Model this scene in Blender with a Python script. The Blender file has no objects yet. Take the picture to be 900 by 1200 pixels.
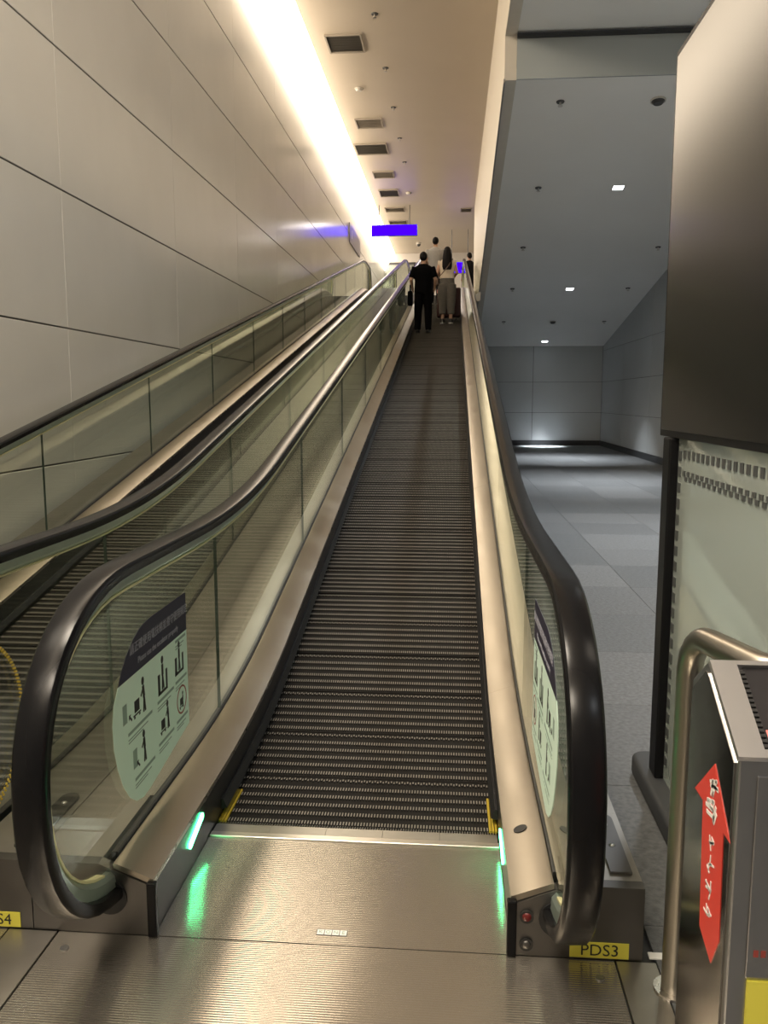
import bpy, bmesh, math, random
from mathutils import Vector, Matrix, Quaternion
random.seed(7)
R = math.radians
PI = math.pi
scn = bpy.context.scene
col = scn.collection

# ------------------------------------------------------------------ camera
cd = bpy.data.cameras.new('camera')
cam = bpy.data.objects.new('camera', cd); col.objects.link(cam)
cam.location = (0, 0, 1.53)
cam.rotation_euler = (R(90 - 7.749), 0, R(4.672))
cd.sensor_fit = 'VERTICAL'; cd.sensor_height = 24.0; cd.lens = 24.0 * 970 / 1200
cd.clip_start = 0.02; cd.clip_end = 200
scn.camera = cam

# ------------------------------------------------------------------ world, exposure
w = bpy.data.worlds.new('world'); scn.world = w; w.use_nodes = True
w.node_tree.nodes['Background'].inputs[0].default_value = (0.9, 0.92, 1.0, 1)
w.node_tree.nodes['Background'].inputs[1].default_value = 0.03
scn.view_settings.view_transform = 'Standard'
scn.view_settings.look = 'None'
scn.view_settings.exposure = 0.0
scn.view_settings.gamma = 1.0
scn.view_settings.use_curve_mapping = False
scn.cycles.transparent_max_bounces = 24
scn.cycles.max_bounces = 10
scn.cycles.diffuse_bounces = 5
scn.cycles.glossy_bounces = 5
COVE = 8.0          # strength of the cove light
LAMP = 14.0          # strength of the lens of the square downlights in the side hall
BEAM = 120.0          # watts of the downward beam of each of them
FILLW = 55.0        # base watts of the added fill lamps in hall and entrance

# ------------------------------------------------------------------ constants
T = math.tan(R(12))
XW = -3.0           # left wall
ZC = 7.8            # upper ceiling
ZU = 4.66           # upper floor
XB = 0.66           # dividing bulkhead
YF, XR = 28.3, 4.95 # far and right walls of the side hall
HALF_BELT, HALF_SKIRT, HALF_GLASS, HALF_OUT = 0.50, 0.51, 0.635, 0.866
XC = [-0.33, -2.065]

# ------------------------------------------------------------------ materials
MATS = {}
def mat(name, color, rough=0.5, metal=0.0, spec=0.5, var=0.0, vscale=6.0, bump=0.0, bscale=80.0,
        emit=None, estr=0.0, coat=0.0, rvar=0.0):
    m = bpy.data.materials.new(name); m.use_nodes = True; MATS[name] = m
    nt = m.node_tree; b = nt.nodes['Principled BSDF']
    b.inputs['Base Color'].default_value = (*color, 1)
    b.inputs['Roughness'].default_value = rough
    b.inputs['Metallic'].default_value = metal
    b.inputs['Specular IOR Level'].default_value = spec
    b.inputs['Coat Weight'].default_value = coat
    b.inputs['Coat Roughness'].default_value = 0.08
    if emit:
        b.inputs['Emission Color'].default_value = (*emit, 1)
        b.inputs['Emission Strength'].default_value = estr
    if var or bump or rvar:
        tc = nt.nodes.new('ShaderNodeTexCoord')
    if var or rvar:
        n = nt.nodes.new('ShaderNodeTexNoise'); n.inputs['Scale'].default_value = vscale
        n.inputs['Detail'].default_value = 4
        nt.links.new(tc.outputs['Object'], n.inputs['Vector'])
    if var:
        r = nt.nodes.new('ShaderNodeMapRange')
        r.inputs[1].default_value = .3; r.inputs[2].default_value = .7
        r.inputs[3].default_value = 1 - var; r.inputs[4].default_value = 1 + var
        nt.links.new(n.outputs['Fac'], r.inputs[0])
        mx = nt.nodes.new('ShaderNodeVectorMath'); mx.operation = 'SCALE'
        mx.inputs[0].default_value = color
        nt.links.new(r.outputs[0], mx.inputs['Scale'])
        nt.links.new(mx.outputs[0], b.inputs['Base Color'])
    if rvar:
        r2 = nt.nodes.new('ShaderNodeMapRange')
        r2.inputs[1].default_value = .3; r2.inputs[2].default_value = .7
        r2.inputs[3].default_value = max(0.02, rough - rvar); r2.inputs[4].default_value = rough + rvar
        nt.links.new(n.outputs['Fac'], r2.inputs[0]); nt.links.new(r2.outputs[0], b.inputs['Roughness'])
    if bump:
        n2 = nt.nodes.new('ShaderNodeTexNoise'); n2.inputs['Scale'].default_value = bscale
        n2.inputs['Detail'].default_value = 3
        nt.links.new(tc.outputs['Object'], n2.inputs['Vector'])
        bp = nt.nodes.new('ShaderNodeBump'); bp.inputs['Strength'].default_value = bump
        bp.inputs['Distance'].default_value = 0.01
        nt.links.new(n2.outputs['Fac'], bp.inputs['Height']); nt.links.new(bp.outputs[0], b.inputs['Normal'])
    return m

def glass_mat(name, tint, ior=1.5, milky=0.0, milk=(.6, .65, .6), rough=0.0):
    m = bpy.data.materials.new(name); m.use_nodes = True; MATS[name] = m
    nt = m.node_tree; nt.nodes.remove(nt.nodes['Principled BSDF'])
    out = nt.nodes['Material Output']
    tr = nt.nodes.new('ShaderNodeBsdfTransparent'); tr.inputs[0].default_value = (*tint, 1)
    gl = nt.nodes.new('ShaderNodeBsdfGlossy'); gl.inputs['Roughness'].default_value = rough
    gl.inputs['Color'].default_value = (.95, 1, .93, 1)
    g = nt.nodes.new('ShaderNodeNewGeometry')
    def mt(op, a, b=None):
        n = nt.nodes.new('ShaderNodeMath'); n.operation = op
        for i, q in enumerate((a, b)):
            if q is None: continue
            if isinstance(q, (int, float)): n.inputs[i].default_value = q
            else: nt.links.new(q, n.inputs[i])
        return n.outputs[0]
    dt = nt.nodes.new('ShaderNodeVectorMath'); dt.operation = 'DOT_PRODUCT'
    nt.links.new(g.outputs['Normal'], dt.inputs[0]); nt.links.new(g.outputs['Incoming'], dt.inputs[1])
    f0 = ((ior - 1) / (ior + 1)) ** 2          # Schlick's Fresnel, the same from either side of the pane
    fac = mt('ADD', mt('MULTIPLY', mt('POWER', mt('SUBTRACT', 1.0, mt('ABSOLUTE', dt.outputs['Value'])), 5.0), 1 - f0), f0)
    mx = nt.nodes.new('ShaderNodeMixShader')
    src = tr.outputs[0]
    if milky:
        df = nt.nodes.new('ShaderNodeBsdfDiffuse'); df.inputs[0].default_value = (*milk, 1)
        m2 = nt.nodes.new('ShaderNodeMixShader'); m2.inputs[0].default_value = milky
        nt.links.new(tr.outputs[0], m2.inputs[1]); nt.links.new(df.outputs[0], m2.inputs[2]); src = m2.outputs[0]
    nt.links.new(fac, mx.inputs[0]); nt.links.new(src, mx.inputs[1]); nt.links.new(gl.outputs[0], mx.inputs[2])
    nt.links.new(mx.outputs[0], out.inputs['Surface'])
    return m

def emit_mat(name, color, strength):
    m = bpy.data.materials.new(name); m.use_nodes = True; MATS[name] = m
    nt = m.node_tree; nt.nodes.remove(nt.nodes['Principled BSDF'])
    e = nt.nodes.new('ShaderNodeEmission'); e.inputs[0].default_value = (*color, 1); e.inputs[1].default_value = strength
    nt.links.new(e.outputs[0], nt.nodes['Material Output'].inputs['Surface'])
    return m

def ribbed_mat(name, color, rough, period, depth, var=0.1):
    """aluminium with fine grooves running across the walkway (along X)"""
    m = mat(name, color, rough, .82, var=var, vscale=3.0)
    nt = m.node_tree; b = nt.nodes['Principled BSDF']
    g = nt.nodes.new('ShaderNodeNewGeometry'); s = nt.nodes.new('ShaderNodeSeparateXYZ')
    nt.links.new(g.outputs['Position'], s.inputs[0])
    k = nt.nodes.new('ShaderNodeMath'); k.operation = 'MULTIPLY'; k.inputs[1].default_value = 2 * PI / period
    nt.links.new(s.outputs[1], k.inputs[0])
    q = nt.nodes.new('ShaderNodeMath'); q.operation = 'SINE'; nt.links.new(k.outputs[0], q.inputs[0])
    bp = nt.nodes.new('ShaderNodeBump'); bp.inputs['Strength'].default_value = 1.0; bp.inputs['Distance'].default_value = depth
    nt.links.new(q.outputs[0], bp.inputs['Height']); nt.links.new(bp.outputs[0], b.inputs['Normal'])
    return m

mat('wall_panel', (.70, .69, .665), .17, 0, .5, var=.03, vscale=1.2)
mat('wall_gap', (.07, .065, .06), .8)
mat('ceiling_paint', (.58, .505, .415), .35, 0, .4, var=.02, vscale=1)
mat('bulkhead_paint', (.62, .57, .49), .5, var=.02)
mat('hall_paint', (.41, .43, .435), .45, 0, .4, var=.03, vscale=.8)
mat('hall_ceiling', (.87, .86, .83), .5, 0, .4, var=.02, vscale=.6)
mat('hall_gloss', (.38, .41, .41), .12, 0, .5)
mat('dark_base', (.03, .032, .035), .5)
mat('upper_floor', (.30, .29, .27), .3, var=.1)
mat('upper_wall', (.60, .57, .54), .5)
mat('back_wall', (.13, .125, .12), .6)
for i, c in enumerate([(.098, .102, .106), (.11, .114, .118), (.088, .093, .097), (.118, .122, .126)]):
    mat('carpet%d' % i, c, .45, 0, .5, var=.35, vscale=45, bump=.25, bscale=220)
mat('steel', (.60, .57, .53), .28, 1.0, var=.05, rvar=.05)
mat('deck_steel', (.40, .36, .30), .36, 1.0, var=.05, vscale=4, rvar=.05)
mat('base_steel', (.155, .15, .145), .38, 1.0, var=.08, rvar=.06)
mat('cover_steel', (.36, .34, .31), .4, 1.0, var=.08)
ribbed_mat('ribbed_plate', (.42, .39, .34), .16, .0085, .0002, .05)
mat('comb_metal', (.55, .54, .5), .35, 1.0, var=.08)
mat('strip_metal', (.82, .80, .74), .3, 1.0)
mat('pallet_low', (.012, .011, .010), .7, 0, .1)
mat('pallet_top', (.19, .175, .155), .6, .2, .15, var=.15, vscale=14)
mat('yellow_paint', (.36, .26, .02), .5)
mat('label_yellow', (.72, .66, .08), .5)
mat('black_rubber', (.006, .006, .007), .24, 0, .22)
mat('black_brush', (.010, .010, .011), .55)
mat('skirt_dark', (.05, .05, .052), .32, .7)
mat('guide_metal', (.50, .60, .54), .28, .8)
mat('gasket', (.02, .02, .02), .5)
mat('lit_edge_yellow', (.80, .76, .45), .3, .2)
glass_mat('glass', (.875, .89, .845))
mat('glass_edge', (.03, .06, .045), .3)
mat('sticker_pale', (.68, .86, .76), .45)
mat('sticker_navy', (.010, .010, .036), .4)
mat('ink', (.012, .014, .014), .5)
mat('ink_grey', (.26, .36, .31), .5)
mat('ink_red', (.28, .05, .04), .5)
mat('print_pale', (.36, .36, .43), .5)
mat('white_paint', (.75, .75, .72), .5)
mat('red_button', (.12, .015, .015), .25)
mat('screw', (.42, .42, .42), .3, 1.0)
mat('bead_yellow', (.75, .55, .06), .3)
emit_mat('green_led', (.08, 1.0, .36), 24.0)
emit_mat('cove_glow', (1.0, .83, .62), COVE)
emit_mat('lamp_cool', (.86, .93, 1.0), LAMP)
emit_mat('blue_sign', (.035, .0, 1.0), 2.2)
emit_mat('white_glow', (1.0, .95, .88), 6.0)
mat('sign_grey', (.24, .22, .25), .35)
mat('vent_dark', (.10, .09, .075), .6, .3)
mat('vent_frame', (.33, .29, .24), .5)
mat('fixture_white', (.55, .52, .47), .4)
mat('fixture_dark', (.05, .05, .05), .4)
mat('screen_black', (.010, .010, .011), .2, 0, .4)
mat('screen_frame', (.006, .006, .007), .45, 0, .2)
mat('foot_grey', (.035, .037, .04), .6, var=.1)
glass_mat('stand_glass', (.80, .84, .80), milky=.5, milk=(.50, .55, .52), rough=.03)
mat('frit', (.06, .065, .065), .5)
mat('kiosk_steel', (.36, .36, .37), .38, 1.0, var=.05, rvar=.04)
mat('kiosk_side', (.36, .34, .31), .14, 1.0, rvar=.04)
mat('bezel_steel', (.80, .77, .77), .35, 1.0)
mat('tube_steel', (.40, .37, .32), .33, 1.0)
mat('arrow_red', (.62, .05, .035), .35)
mat('screen_glass', (.03, .028, .03), .08)
mat('pink', (.75, .22, .20), .4)
mat('skin', (.46, .27, .18), .5)
mat('hair', (.004, .0035, .0035), .6, 0, .15)
mat('cloth_black', (.003, .003, .0035), .9, 0, .05)
mat('cloth_grey', (.33, .32, .31), .85, var=.06, vscale=30)
mat('cloth_cream', (.66, .56, .44), .8, var=.05, vscale=30)
mat('cloth_olive', (.105, .095, .082), .85, var=.1, vscale=30)
mat('cloth_dark', (.012, .012, .015), .9, 0, .1)
mat('leather_tan', (.12, .07, .045), .5)
mat('shoe_black', (.008, .008, .008), .5)
mat('sole_white', (.6, .58, .55), .6)
mat('case_black', (.012, .011, .012), .45)
mat('case_red', (.035, .010, .010), .5, 0, .3)
mat('frame_dark', (.04, .04, .045), .4)
glass_mat('door_glass', (.8, .85, .85), milky=.25, milk=(.6, .6, .58))

# ------------------------------------------------------------------ mesh helpers
def link(o, parent=None):
    col.objects.link(o)
    if parent is not None: o.parent = parent
    return o
def tag(o, label=None, cat=None, group=None, kind=None):
    if label: o['label'] = label
    if cat: o['category'] = cat
    if group: o['group'] = group
    if kind: o['kind'] = kind
    return o
def empty(name, loc=(0, 0, 0), rz=0, parent=None):
    o = bpy.data.objects.new(name, None); o.location = loc; o.rotation_euler = (0, 0, rz); o.empty_display_size = .1
    return link(o, parent)
def mesh_obj(name, verts, faces, m, parent=None, smooth=False, mats=None, fmat=None):
    me = bpy.data.meshes.new(name)
    me.from_pydata([tuple(v) for v in verts], [], faces)
    bm = bmesh.new(); bm.from_mesh(me)
    if fmat:
        for f, k in zip(bm.faces, fmat): f.material_index = k
    bmesh.ops.recalc_face_normals(bm, faces=bm.faces); bm.to_mesh(me); bm.free()
    for x in (mats or [m]): me.materials.append(MATS[x])
    if smooth: me.polygons.foreach_set('use_smooth', [True] * len(me.polygons))
    me.update()
    return link(bpy.data.objects.new(name, me), parent)

class MB:
    def __init__(s): s.v = []; s.f = []; s.m = []
    def add(s, v, f, mi=0):
        k = len(s.v); s.v += [tuple(p) for p in v]; s.f += [tuple(i + k for i in q) for q in f]; s.m += [mi] * len(f); return s
    def box(s, x0, x1, y0, y1, z0, z1, mi=0):
        v = [(x, y, z) for z in (z0, z1) for y in (y0, y1) for x in (x0, x1)]
        return s.add(v, [(0, 2, 3, 1), (4, 5, 7, 6), (0, 1, 5, 4), (2, 6, 7, 3), (0, 4, 6, 2), (1, 3, 7, 5)], mi)
    def prism(s, pts, axis, a, b, mi=0):
        """polygon pts (2D) extruded from a to b along axis"""
        n = len(pts)
        def P(p, h):
            return (h, p[0], p[1]) if axis == 'X' else (p[0], h, p[1]) if axis == 'Y' else (p[0], p[1], h)
        v = [P(p, a) for p in pts] + [P(p, b) for p in pts]
        f = [tuple(range(n))[::-1], tuple(range(n, 2 * n))] + [(i, (i + 1) % n, n + (i + 1) % n, n + i) for i in range(n)]
        return s.add(v, f, mi)
    def cyl(s, c, r, h, axis='Z', n=16, r2=None, mi=0):
        r2 = r if r2 is None else r2
        v = []
        for k, (rr, hh) in enumerate(((r, 0), (r2, h))):
            for i in range(n):
                a = 2 * PI * i / n; u, w_ = rr * math.cos(a), rr * math.sin(a)
                v.append((c[0] + hh, c[1] + u, c[2] + w_) if axis == 'X' else (c[0] + u, c[1] + hh, c[2] + w_) if axis == 'Y' else (c[0] + u, c[1] + w_, c[2] + hh))
        return s.add(v, [tuple(range(n))[::-1], tuple(range(n, 2 * n))] + [(i, (i + 1) % n, n + (i + 1) % n, n + i) for i in range(n)], mi)
    def tube(s, pts, rad, n=10, caps=True, mi=0):
        pts = [Vector(p) for p in pts]; rad = rad if isinstance(rad, (list, tuple)) else [rad] * len(pts)
        rings = []; up = None
        for i, p in enumerate(pts):
            t = (pts[min(i + 1, len(pts) - 1)] - pts[max(i - 1, 0)]).normalized()
            if up is None: up = Vector((0, 0, 1)) if abs(t.z) < .9 else Vector((1, 0, 0))
            a = t.cross(up).normalized(); b = a.cross(t).normalized(); up = b
            rings.append([p + (a * math.cos(2 * PI * k / n) + b * math.sin(2 * PI * k / n)) * rad[i] for k in range(n)])
        v = [q for r in rings for q in r]; f = []
        for i in range(len(rings) - 1):
            for k in range(n):
                f.append((i * n + k, i * n + (k + 1) % n, (i + 1) * n + (k + 1) % n, (i + 1) * n + k))
        if caps: f += [tuple(range(n))[::-1], tuple(range((len(rings) - 1) * n, len(rings) * n))]
        return s.add(v, f, mi)
    def ell(s, c, r, nu=12, nv=8, mi=0):
        v = [(c[0], c[1], c[2] - r[2])]
        for j in range(1, nv):
            ph = -PI / 2 + PI * j / nv
            for i in range(nu):
                a = 2 * PI * i / nu
                v.append((c[0] + r[0] * math.cos(ph) * math.cos(a), c[1] + r[1] * math.cos(ph) * math.sin(a), c[2] + r[2] * math.sin(ph)))
        v.append((c[0], c[1], c[2] + r[2])); f = []
        for i in range(nu): f.append((0, 1 + (i + 1) % nu, 1 + i))
        for j in range(nv - 2):
            for i in range(nu):
                a = 1 + j * nu; f.append((a + i, a + (i + 1) % nu, a + nu + (i + 1) % nu, a + nu + i))
        e = 1 + (nv - 2) * nu
        for i in range(nu): f.append((e + i, e + (i + 1) % nu, len(v) - 1))
        return s.add(v, f, mi)
    def loft(s, rings, n=14, mi=0):
        """rings: (cx,cy,cz,rx,ry) horizontal ellipses"""
        v = []
        for (x, y, z, rx, ry) in rings:
            for i in range(n):
                a = 2 * PI * i / n; v.append((x + rx * math.cos(a), y + ry * math.sin(a), z))
        f = [(j * n + i, j * n + (i + 1) % n, (j + 1) * n + (i + 1) % n, (j + 1) * n + i) for j in range(len(rings) - 1) for i in range(n)]
        f += [tuple(range(n))[::-1], tuple(range((len(rings) - 1) * n, len(rings) * n))]
        return s.add(v, f, mi)
    def obj(s, name, m, parent=None, smooth=False, bevel=0, seg=2):
        mats = m if isinstance(m, (list, tuple)) else [m]
        o = mesh_obj(name, s.v, s.f, None, parent, smooth, mats, s.m)
        if bevel:
            bm = bmesh.new(); bm.from_mesh(o.data)
            ed = [e for e in bm.edges if len(e.link_faces) == 2 and e.calc_face_angle(0) > .5]
            bmesh.ops.bevel(bm, geom=ed, offset=bevel, segments=seg, affect='EDGES', profile=.5, clamp_overlap=True)
            bm.to_mesh(o.data); bm.free()
        return o

def wn(o, ang=35):
    """smooth shading that keeps edges sharper than ang"""
    me = o.data
    bm = bmesh.new(); bm.from_mesh(me)
    for f in bm.faces: f.smooth = True
    for e in bm.edges: e.smooth = not (len(e.link_faces) == 2 and e.calc_face_angle(0) > R(ang))
    bm.to_mesh(me); bm.free(); return o

def text_mesh(name, s, size, m, parent, M, align='CENTER', thick=0.0006):
    cu = bpy.data.curves.new(name, 'FONT'); cu.body = s; cu.size = size; cu.align_x = align; cu.align_y = 'CENTER'; cu.extrude = thick
    cu.resolution_u = 3
    t = bpy.data.objects.new(name, cu); col.objects.link(t)
    dg = bpy.context.evaluated_depsgraph_get()
    me = bpy.data.meshes.new_from_object(t.evaluated_get(dg))
    bpy.data.objects.remove(t); bpy.data.curves.remove(cu)
    me.transform(M); me.materials.clear(); me.materials.append(MATS[m]); me.name = name
    return link(bpy.data.objects.new(name, me), parent)

# ------------------------------------------------------------------ profiles of the inclined walk
def incl(Y, k0, k1, h=.7):
    """0 before k0, slope T between, flat after k1, with rounded knees"""
    def soft(y, k):
        if y <= k - h: return 0.0
        if y >= k + h: return (y - k)
        return (y - k + h) ** 2 / (4 * h)
    return T * (soft(Y, k0) - soft(Y, k1))
K0, K1 = 3.5, 3.5 + ZU / T
def belt_z(Y): return incl(Y, K0, K1)
def rail_z(Y): return 1.04 + incl(Y, K0 + .2, K1 + .2, .75)
def yseq(a, b):
    ys = [a, b]
    for k in (K0, K1, K0 + .2, K1 + .2):
        y = k - .9
        while y <= k + .9:
            if a < y < b: ys.append(y)
            y += .1
    y = math.ceil(a)
    while y < b:
        if y > a: ys.append(y)
        y += 1.5
    ys = sorted(set(round(y, 4) for y in ys))
    return [y for i, y in enumerate(ys) if i == 0 or y - ys[i - 1] > .004]
YE = K1 + 1.6       # centre of the upper newels
def rail_path():
    P = []; c0, z0, a, b = 2.30, .578, .56, .462
    P.append((2.42, z0 - b + .004))
    for i in range(0, 25):
        th = -PI / 2 - PI * i / 24
        c, s = math.cos(th), math.sin(th); ex = 2 / 2.25
        P.append((c0 + a * math.copysign(abs(c) ** ex, c), z0 + b * math.copysign(abs(s) ** ex, s)))
    for y in yseq(2.4, YE - .1): P.append((y, rail_z(y)))
    for i in range(0, 25):
        th = PI / 2 - PI * i / 24
        c, s = math.cos(th), math.sin(th); ex = 2 / 2.25
        P.append((YE + a * math.copysign(abs(c) ** ex, c), ZU + z0 + b * math.copysign(abs(s) ** ex, s)))
    P.append((YE - .12, ZU + z0 - b + .004))
    out = [P[0]]
    for p in P[1:]:
        if math.dist(p, out[-1]) > .006: out.append(p)
    return out
RAIL = rail_path()
def sweep(name, path, sec, xc, m, parent=None, side=1, smooth=True, flat=False):
    """sec: closed list of (dx, n); x = xc + side*dx, n along the path's outward normal (or straight up when flat)"""
    n = len(sec); v = []; f = []
    for i, p in enumerate(path):
        a, b = path[max(i - 1, 0)], path[min(i + 1, len(path) - 1)]
        ty, tz = b[0] - a[0], b[1] - a[1]; L = math.hypot(ty, tz); ny, nz = (-tz / L, ty / L)
        if flat: ny, nz = 0, 1
        for dx, q in sec: v.append((xc + side * dx, p[0] + ny * q, p[1] + nz * q))
    for i in range(len(path) - 1):
        for k in range(n): f.append((i * n + k, i * n + (k + 1) % n, (i + 1) * n + (k + 1) % n, (i + 1) * n + k))
    f += [tuple(range(n)), tuple(range((len(path) - 1) * n, len(path) * n))]
    o = mesh_obj(name, v, f, m, parent)
    return wn(o, 30) if smooth else o
def belt_path(a, b): return [(y, belt_z(y)) for y in yseq(a, b)]

# ================================================================== THE SETTING
# ---- left wall: core with big panels
wl = tag(MB().box(XW - .2, XW - .012, -6, 37, 0, 8.4).obj('wall_left', 'wall_gap'), kind='structure')
y0 = 6.38 - 2.66 * 5
pm = {}
yy = y0
while yy < 37:
    for r in range(7):
        za, zb = 1.04 * r, min(1.04 * (r + 1), 7.06)
        if r == 6: za, zb = 6.24, 7.095
        g = .006
        a, b = max(yy + .0018, -6), min(yy + 2.66 - .0018, 37)
        key = (round(b - a, 3), r == 6)
        if key not in pm:
            t = MB().box(-.012, .0, 0, b - a, 0, zb - za - 2 * g).obj('wall_panel', 'wall_panel', wl, bevel=.003, seg=1)
            pm[key] = t.data
        else:
            t = link(bpy.data.objects.new('wall_panel', pm[key]), wl)
        t.location = (XW, a, za + g)
    yy += 2.66

# ---- floors
fl = tag(MB().box(XW, XR, -6, YF, -.3, -.012).obj('floor', 'dark_base'), kind='structure')
tiles = {}
ts = 0.9
for iy in range(32):
    for ix in range(5):
        xa = .575 + ix * ts; ya = -.4 + iy * ts
        xb, yb = min(xa + ts, XR - .004), min(ya + ts, YF - .004)
        if xb - xa < .05 or yb - ya < .05: continue
        key = (random.randrange(4), round(xb - xa, 3), round(yb - ya, 3))
        if key not in tiles:
            t = MB().box(.0015, xb - xa - .0015, .0015, yb - ya - .0015, -.012, 0).obj('carpet_tile', 'carpet%d' % key[0], fl, bevel=.001, seg=1)
            tiles[key] = t.data
        else: t = link(bpy.data.objects.new('carpet_tile', tiles[key]), fl)
        t.location = (xa, ya, 0)
MB().box(XW, -2.86, -6, 2.13, -.012, 0).obj('floor_strip', 'carpet1', fl)
MB().box(XW, XR, -6, -.401, -.012, 0).obj('floor_rear', 'carpet1', fl)

fu = tag(MB().box(XW, 3.2, K1 + 1.2, 37, ZU - .25, ZU).obj('floor_upper', 'upper_floor'), kind='structure')

# ---- upper ceiling, cove slot, bulkhead
cu_ = tag(MB().box(-2.55, XB, -6, 37, ZC, ZC + .12).obj('ceiling_upper', 'ceiling_paint'), kind='structure')
tag(MB().box(XB, 3.2, YF + .2, 37, ZC, ZC + .12).obj('ceiling_landing', 'ceiling_paint'), kind='structure')
tag(MB().box(XW - .01, -2.55, -6, 37, 8.3, 8.4).obj('ceiling_slot', 'ceiling_paint'), kind='structure')
tag(MB().box(-2.57, -2.55, -6, 37, 7.86, 8.3).obj('trim_1', 'ceiling_paint'), kind='structure')
def hz(Y): return 3.28 + .157 * (YF - Y)
YS = 12.05; ZN = 6.42
bh = MB().prism([(-6, ZN - .02), (YS, ZN - .02), (YS, hz(YS) - .0), (YF + .2, hz(YF + .2)), (YF + .2, ZC), (-6, ZC)], 'X', XB, XB + .16)
tag(bh.obj('wall_divider', 'bulkhead_paint'), kind='structure')
tb = MB(); tb.prism([(YS, hz(YS) - .025), (YF, hz(YF) - .025), (YF, hz(YF) + .02), (YS, hz(YS) + .02)], 'X', XB - .012, XB + .012)
tag(tb.obj('trim_2', 'cover_steel'), kind='structure')
# ---- side hall
hc = MB().prism([(YS, hz(YS)), (YF, hz(YF)), (YF, hz(YF) + .15), (YS, hz(YS) + .15)], 'X', XB + .161, XR)
tag(hc.obj('ceiling_hall', 'hall_ceiling'), kind='structure')
tag(MB().box(XB + .161, XR, YS - .03, YS - .001, hz(YS), ZN - .06).obj('trim_3', 'hall_gloss'), kind='structure')
tag(MB().box(XB + .161, XR, YS - .09, YS - .031, ZN - .075, ZN - .03).obj('shadow_gap_bar', 'dark_base'), kind='structure')  # solid dark bar standing in for the shadow gap at the fascia top
tag(MB().box(XB + .161, XR, -6, YS - .03, ZN, ZN + .12).obj('ceiling_near', 'hall_ceiling'), kind='structure')
wf = tag(MB().box(XB - .3, XR + .2, YF + .012, YF + .19, 0, 4.4).obj('wall_far', 'wall_gap'), kind='structure')
xs = [.62, 2.68, XR]
zs = [.16, 1.09, 2.10, 3.30]
for i in range(2):
    for j in range(3):
        MB().box(xs[i] + .006, xs[i + 1] - .006, YF, YF + .012, zs[j] + .005, zs[j + 1] - .005).obj('wall_panel', 'hall_paint', wf, bevel=.003, seg=1)
wr = tag(MB().box(XR + .012, XR + .2, -6, YF + .2, 0, 6.6).obj('wall_right', 'wall_gap'), kind='structure')
yb_ = [YF - .0 - 3.4 * k for k in range(11)]
for k in range(10):
    for j, (za, zb) in enumerate([(.16, 1.09), (1.09, 2.10), (2.10, 3.12), (3.12, 4.9), (4.9, 6.5)]):
        MB().box(XR, XR + .012, yb_[k + 1] + .005, yb_[k] - .005, za + .005, zb - .005).obj('wall_panel', 'hall_paint', wr, bevel=.003, seg=1)
tag(MB().box(.62, XR, YF - .02, YF - .0005, 0, .155).obj('baseboard_far', 'dark_base'), kind='structure')
tag(MB().box(XR - .02, XR - .0005, -6, YF - .02, 0, .155).obj('baseboard_right', 'dark_base'), kind='structure')
tag(MB().box(XW, XR + .2, -6.2, -6, 0, 8.4).obj('wall_back', 'back_wall'), kind='structure')
# ---- upper landing walls
tag(MB().box(XW, 3.2, 37, 37.2, ZU, 8.4).obj('wall_landing', 'upper_wall'), kind='structure')
tag(MB().box(3.2, 3.4, YF + .2, 37.2, ZU, 8.4).obj('wall_landing_side', 'upper_wall'), kind='structure')
d1 = tag(empty('door_1', (-2.4, 36.99, ZU)), kind='structure')
MB().box(-.75, -.67, -.06, 0, 0, 2.75).box(.67, .75, -.06, 0, 0, 2.75).box(-.67, .67, -.06, 0, 2.66, 2.75).obj('door_frame', 'frame_dark', d1)
MB().box(-.665, -.01, -.035, -.02, 0, 2.655).obj('door_leaf', 'door_glass', d1)
MB().box(.01, .665, -.035, -.02, 0, 2.655).obj('door_leaf', 'door_glass', d1)

# ================================================================== LIGHTS OF THE PLACE AND ADDED FILLS
cv = empty('cove_light', (-2.78, 15, 7.42))
tag(cv, 'long bright cove light slot between the panelled wall and the ceiling', 'light')
def cove(name, prof, m):
    o = MB().prism(prof, 'Y', -6 - 15, 37 - 15).obj(name, m, cv); return o
cove('diffuser', [(-.205, -.34), (.222, .385), (.215, .392), (-.212, -.333)], 'cove_glow')
cove('housing', [(-.214, -.33), (.213, .395), (.213, .42), (-.214, .42)], 'fixture_white')

def square_lamp(x, y, label, z=None, slope=True):
    zz = hz(y) if z is None else z
    o = empty('downlight', (x, y, zz)); o.rotation_euler = (-math.atan(.157) if slope else 0, 0, 0)
    tag(o, label, 'downlight', 'square downlights of the side hall')
    MB().box(-.11, .11, -.11, -.09, -.012, .01).box(-.11, .11, .09, .11, -.012, .01).box(-.11, -.09, -.09, .09, -.012, .01).box(.09, .11, -.09, .09, -.012, .01).obj('frame', 'fixture_white', o)
    MB().box(-.089, .089, -.089, .089, -.008, .008).obj('lens', 'lamp_cool', o)
    L = bpy.data.lights.new('downlight_beam', 'AREA'); L.energy = BEAM; L.size = .17; L.color = (.92, .965, 1.0); L.spread = R(64) if y < 27 else R(28)
    b_ = link(bpy.data.objects.new('downlight_beam', L), o); b_.location = (0, 0, -.016); b_.rotation_euler = (-o.rotation_euler[0], 0, 0)
    return o
square_lamp(2.90, 15.65, 'lit square downlight on the sloped hall ceiling, farthest from the panelled end wall')
square_lamp(2.93, 21.8, 'lit square downlight halfway along the sloped hall ceiling')
square_lamp(2.96, 27.6, 'lit square downlight on the hall ceiling right against the panelled end wall')
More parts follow.
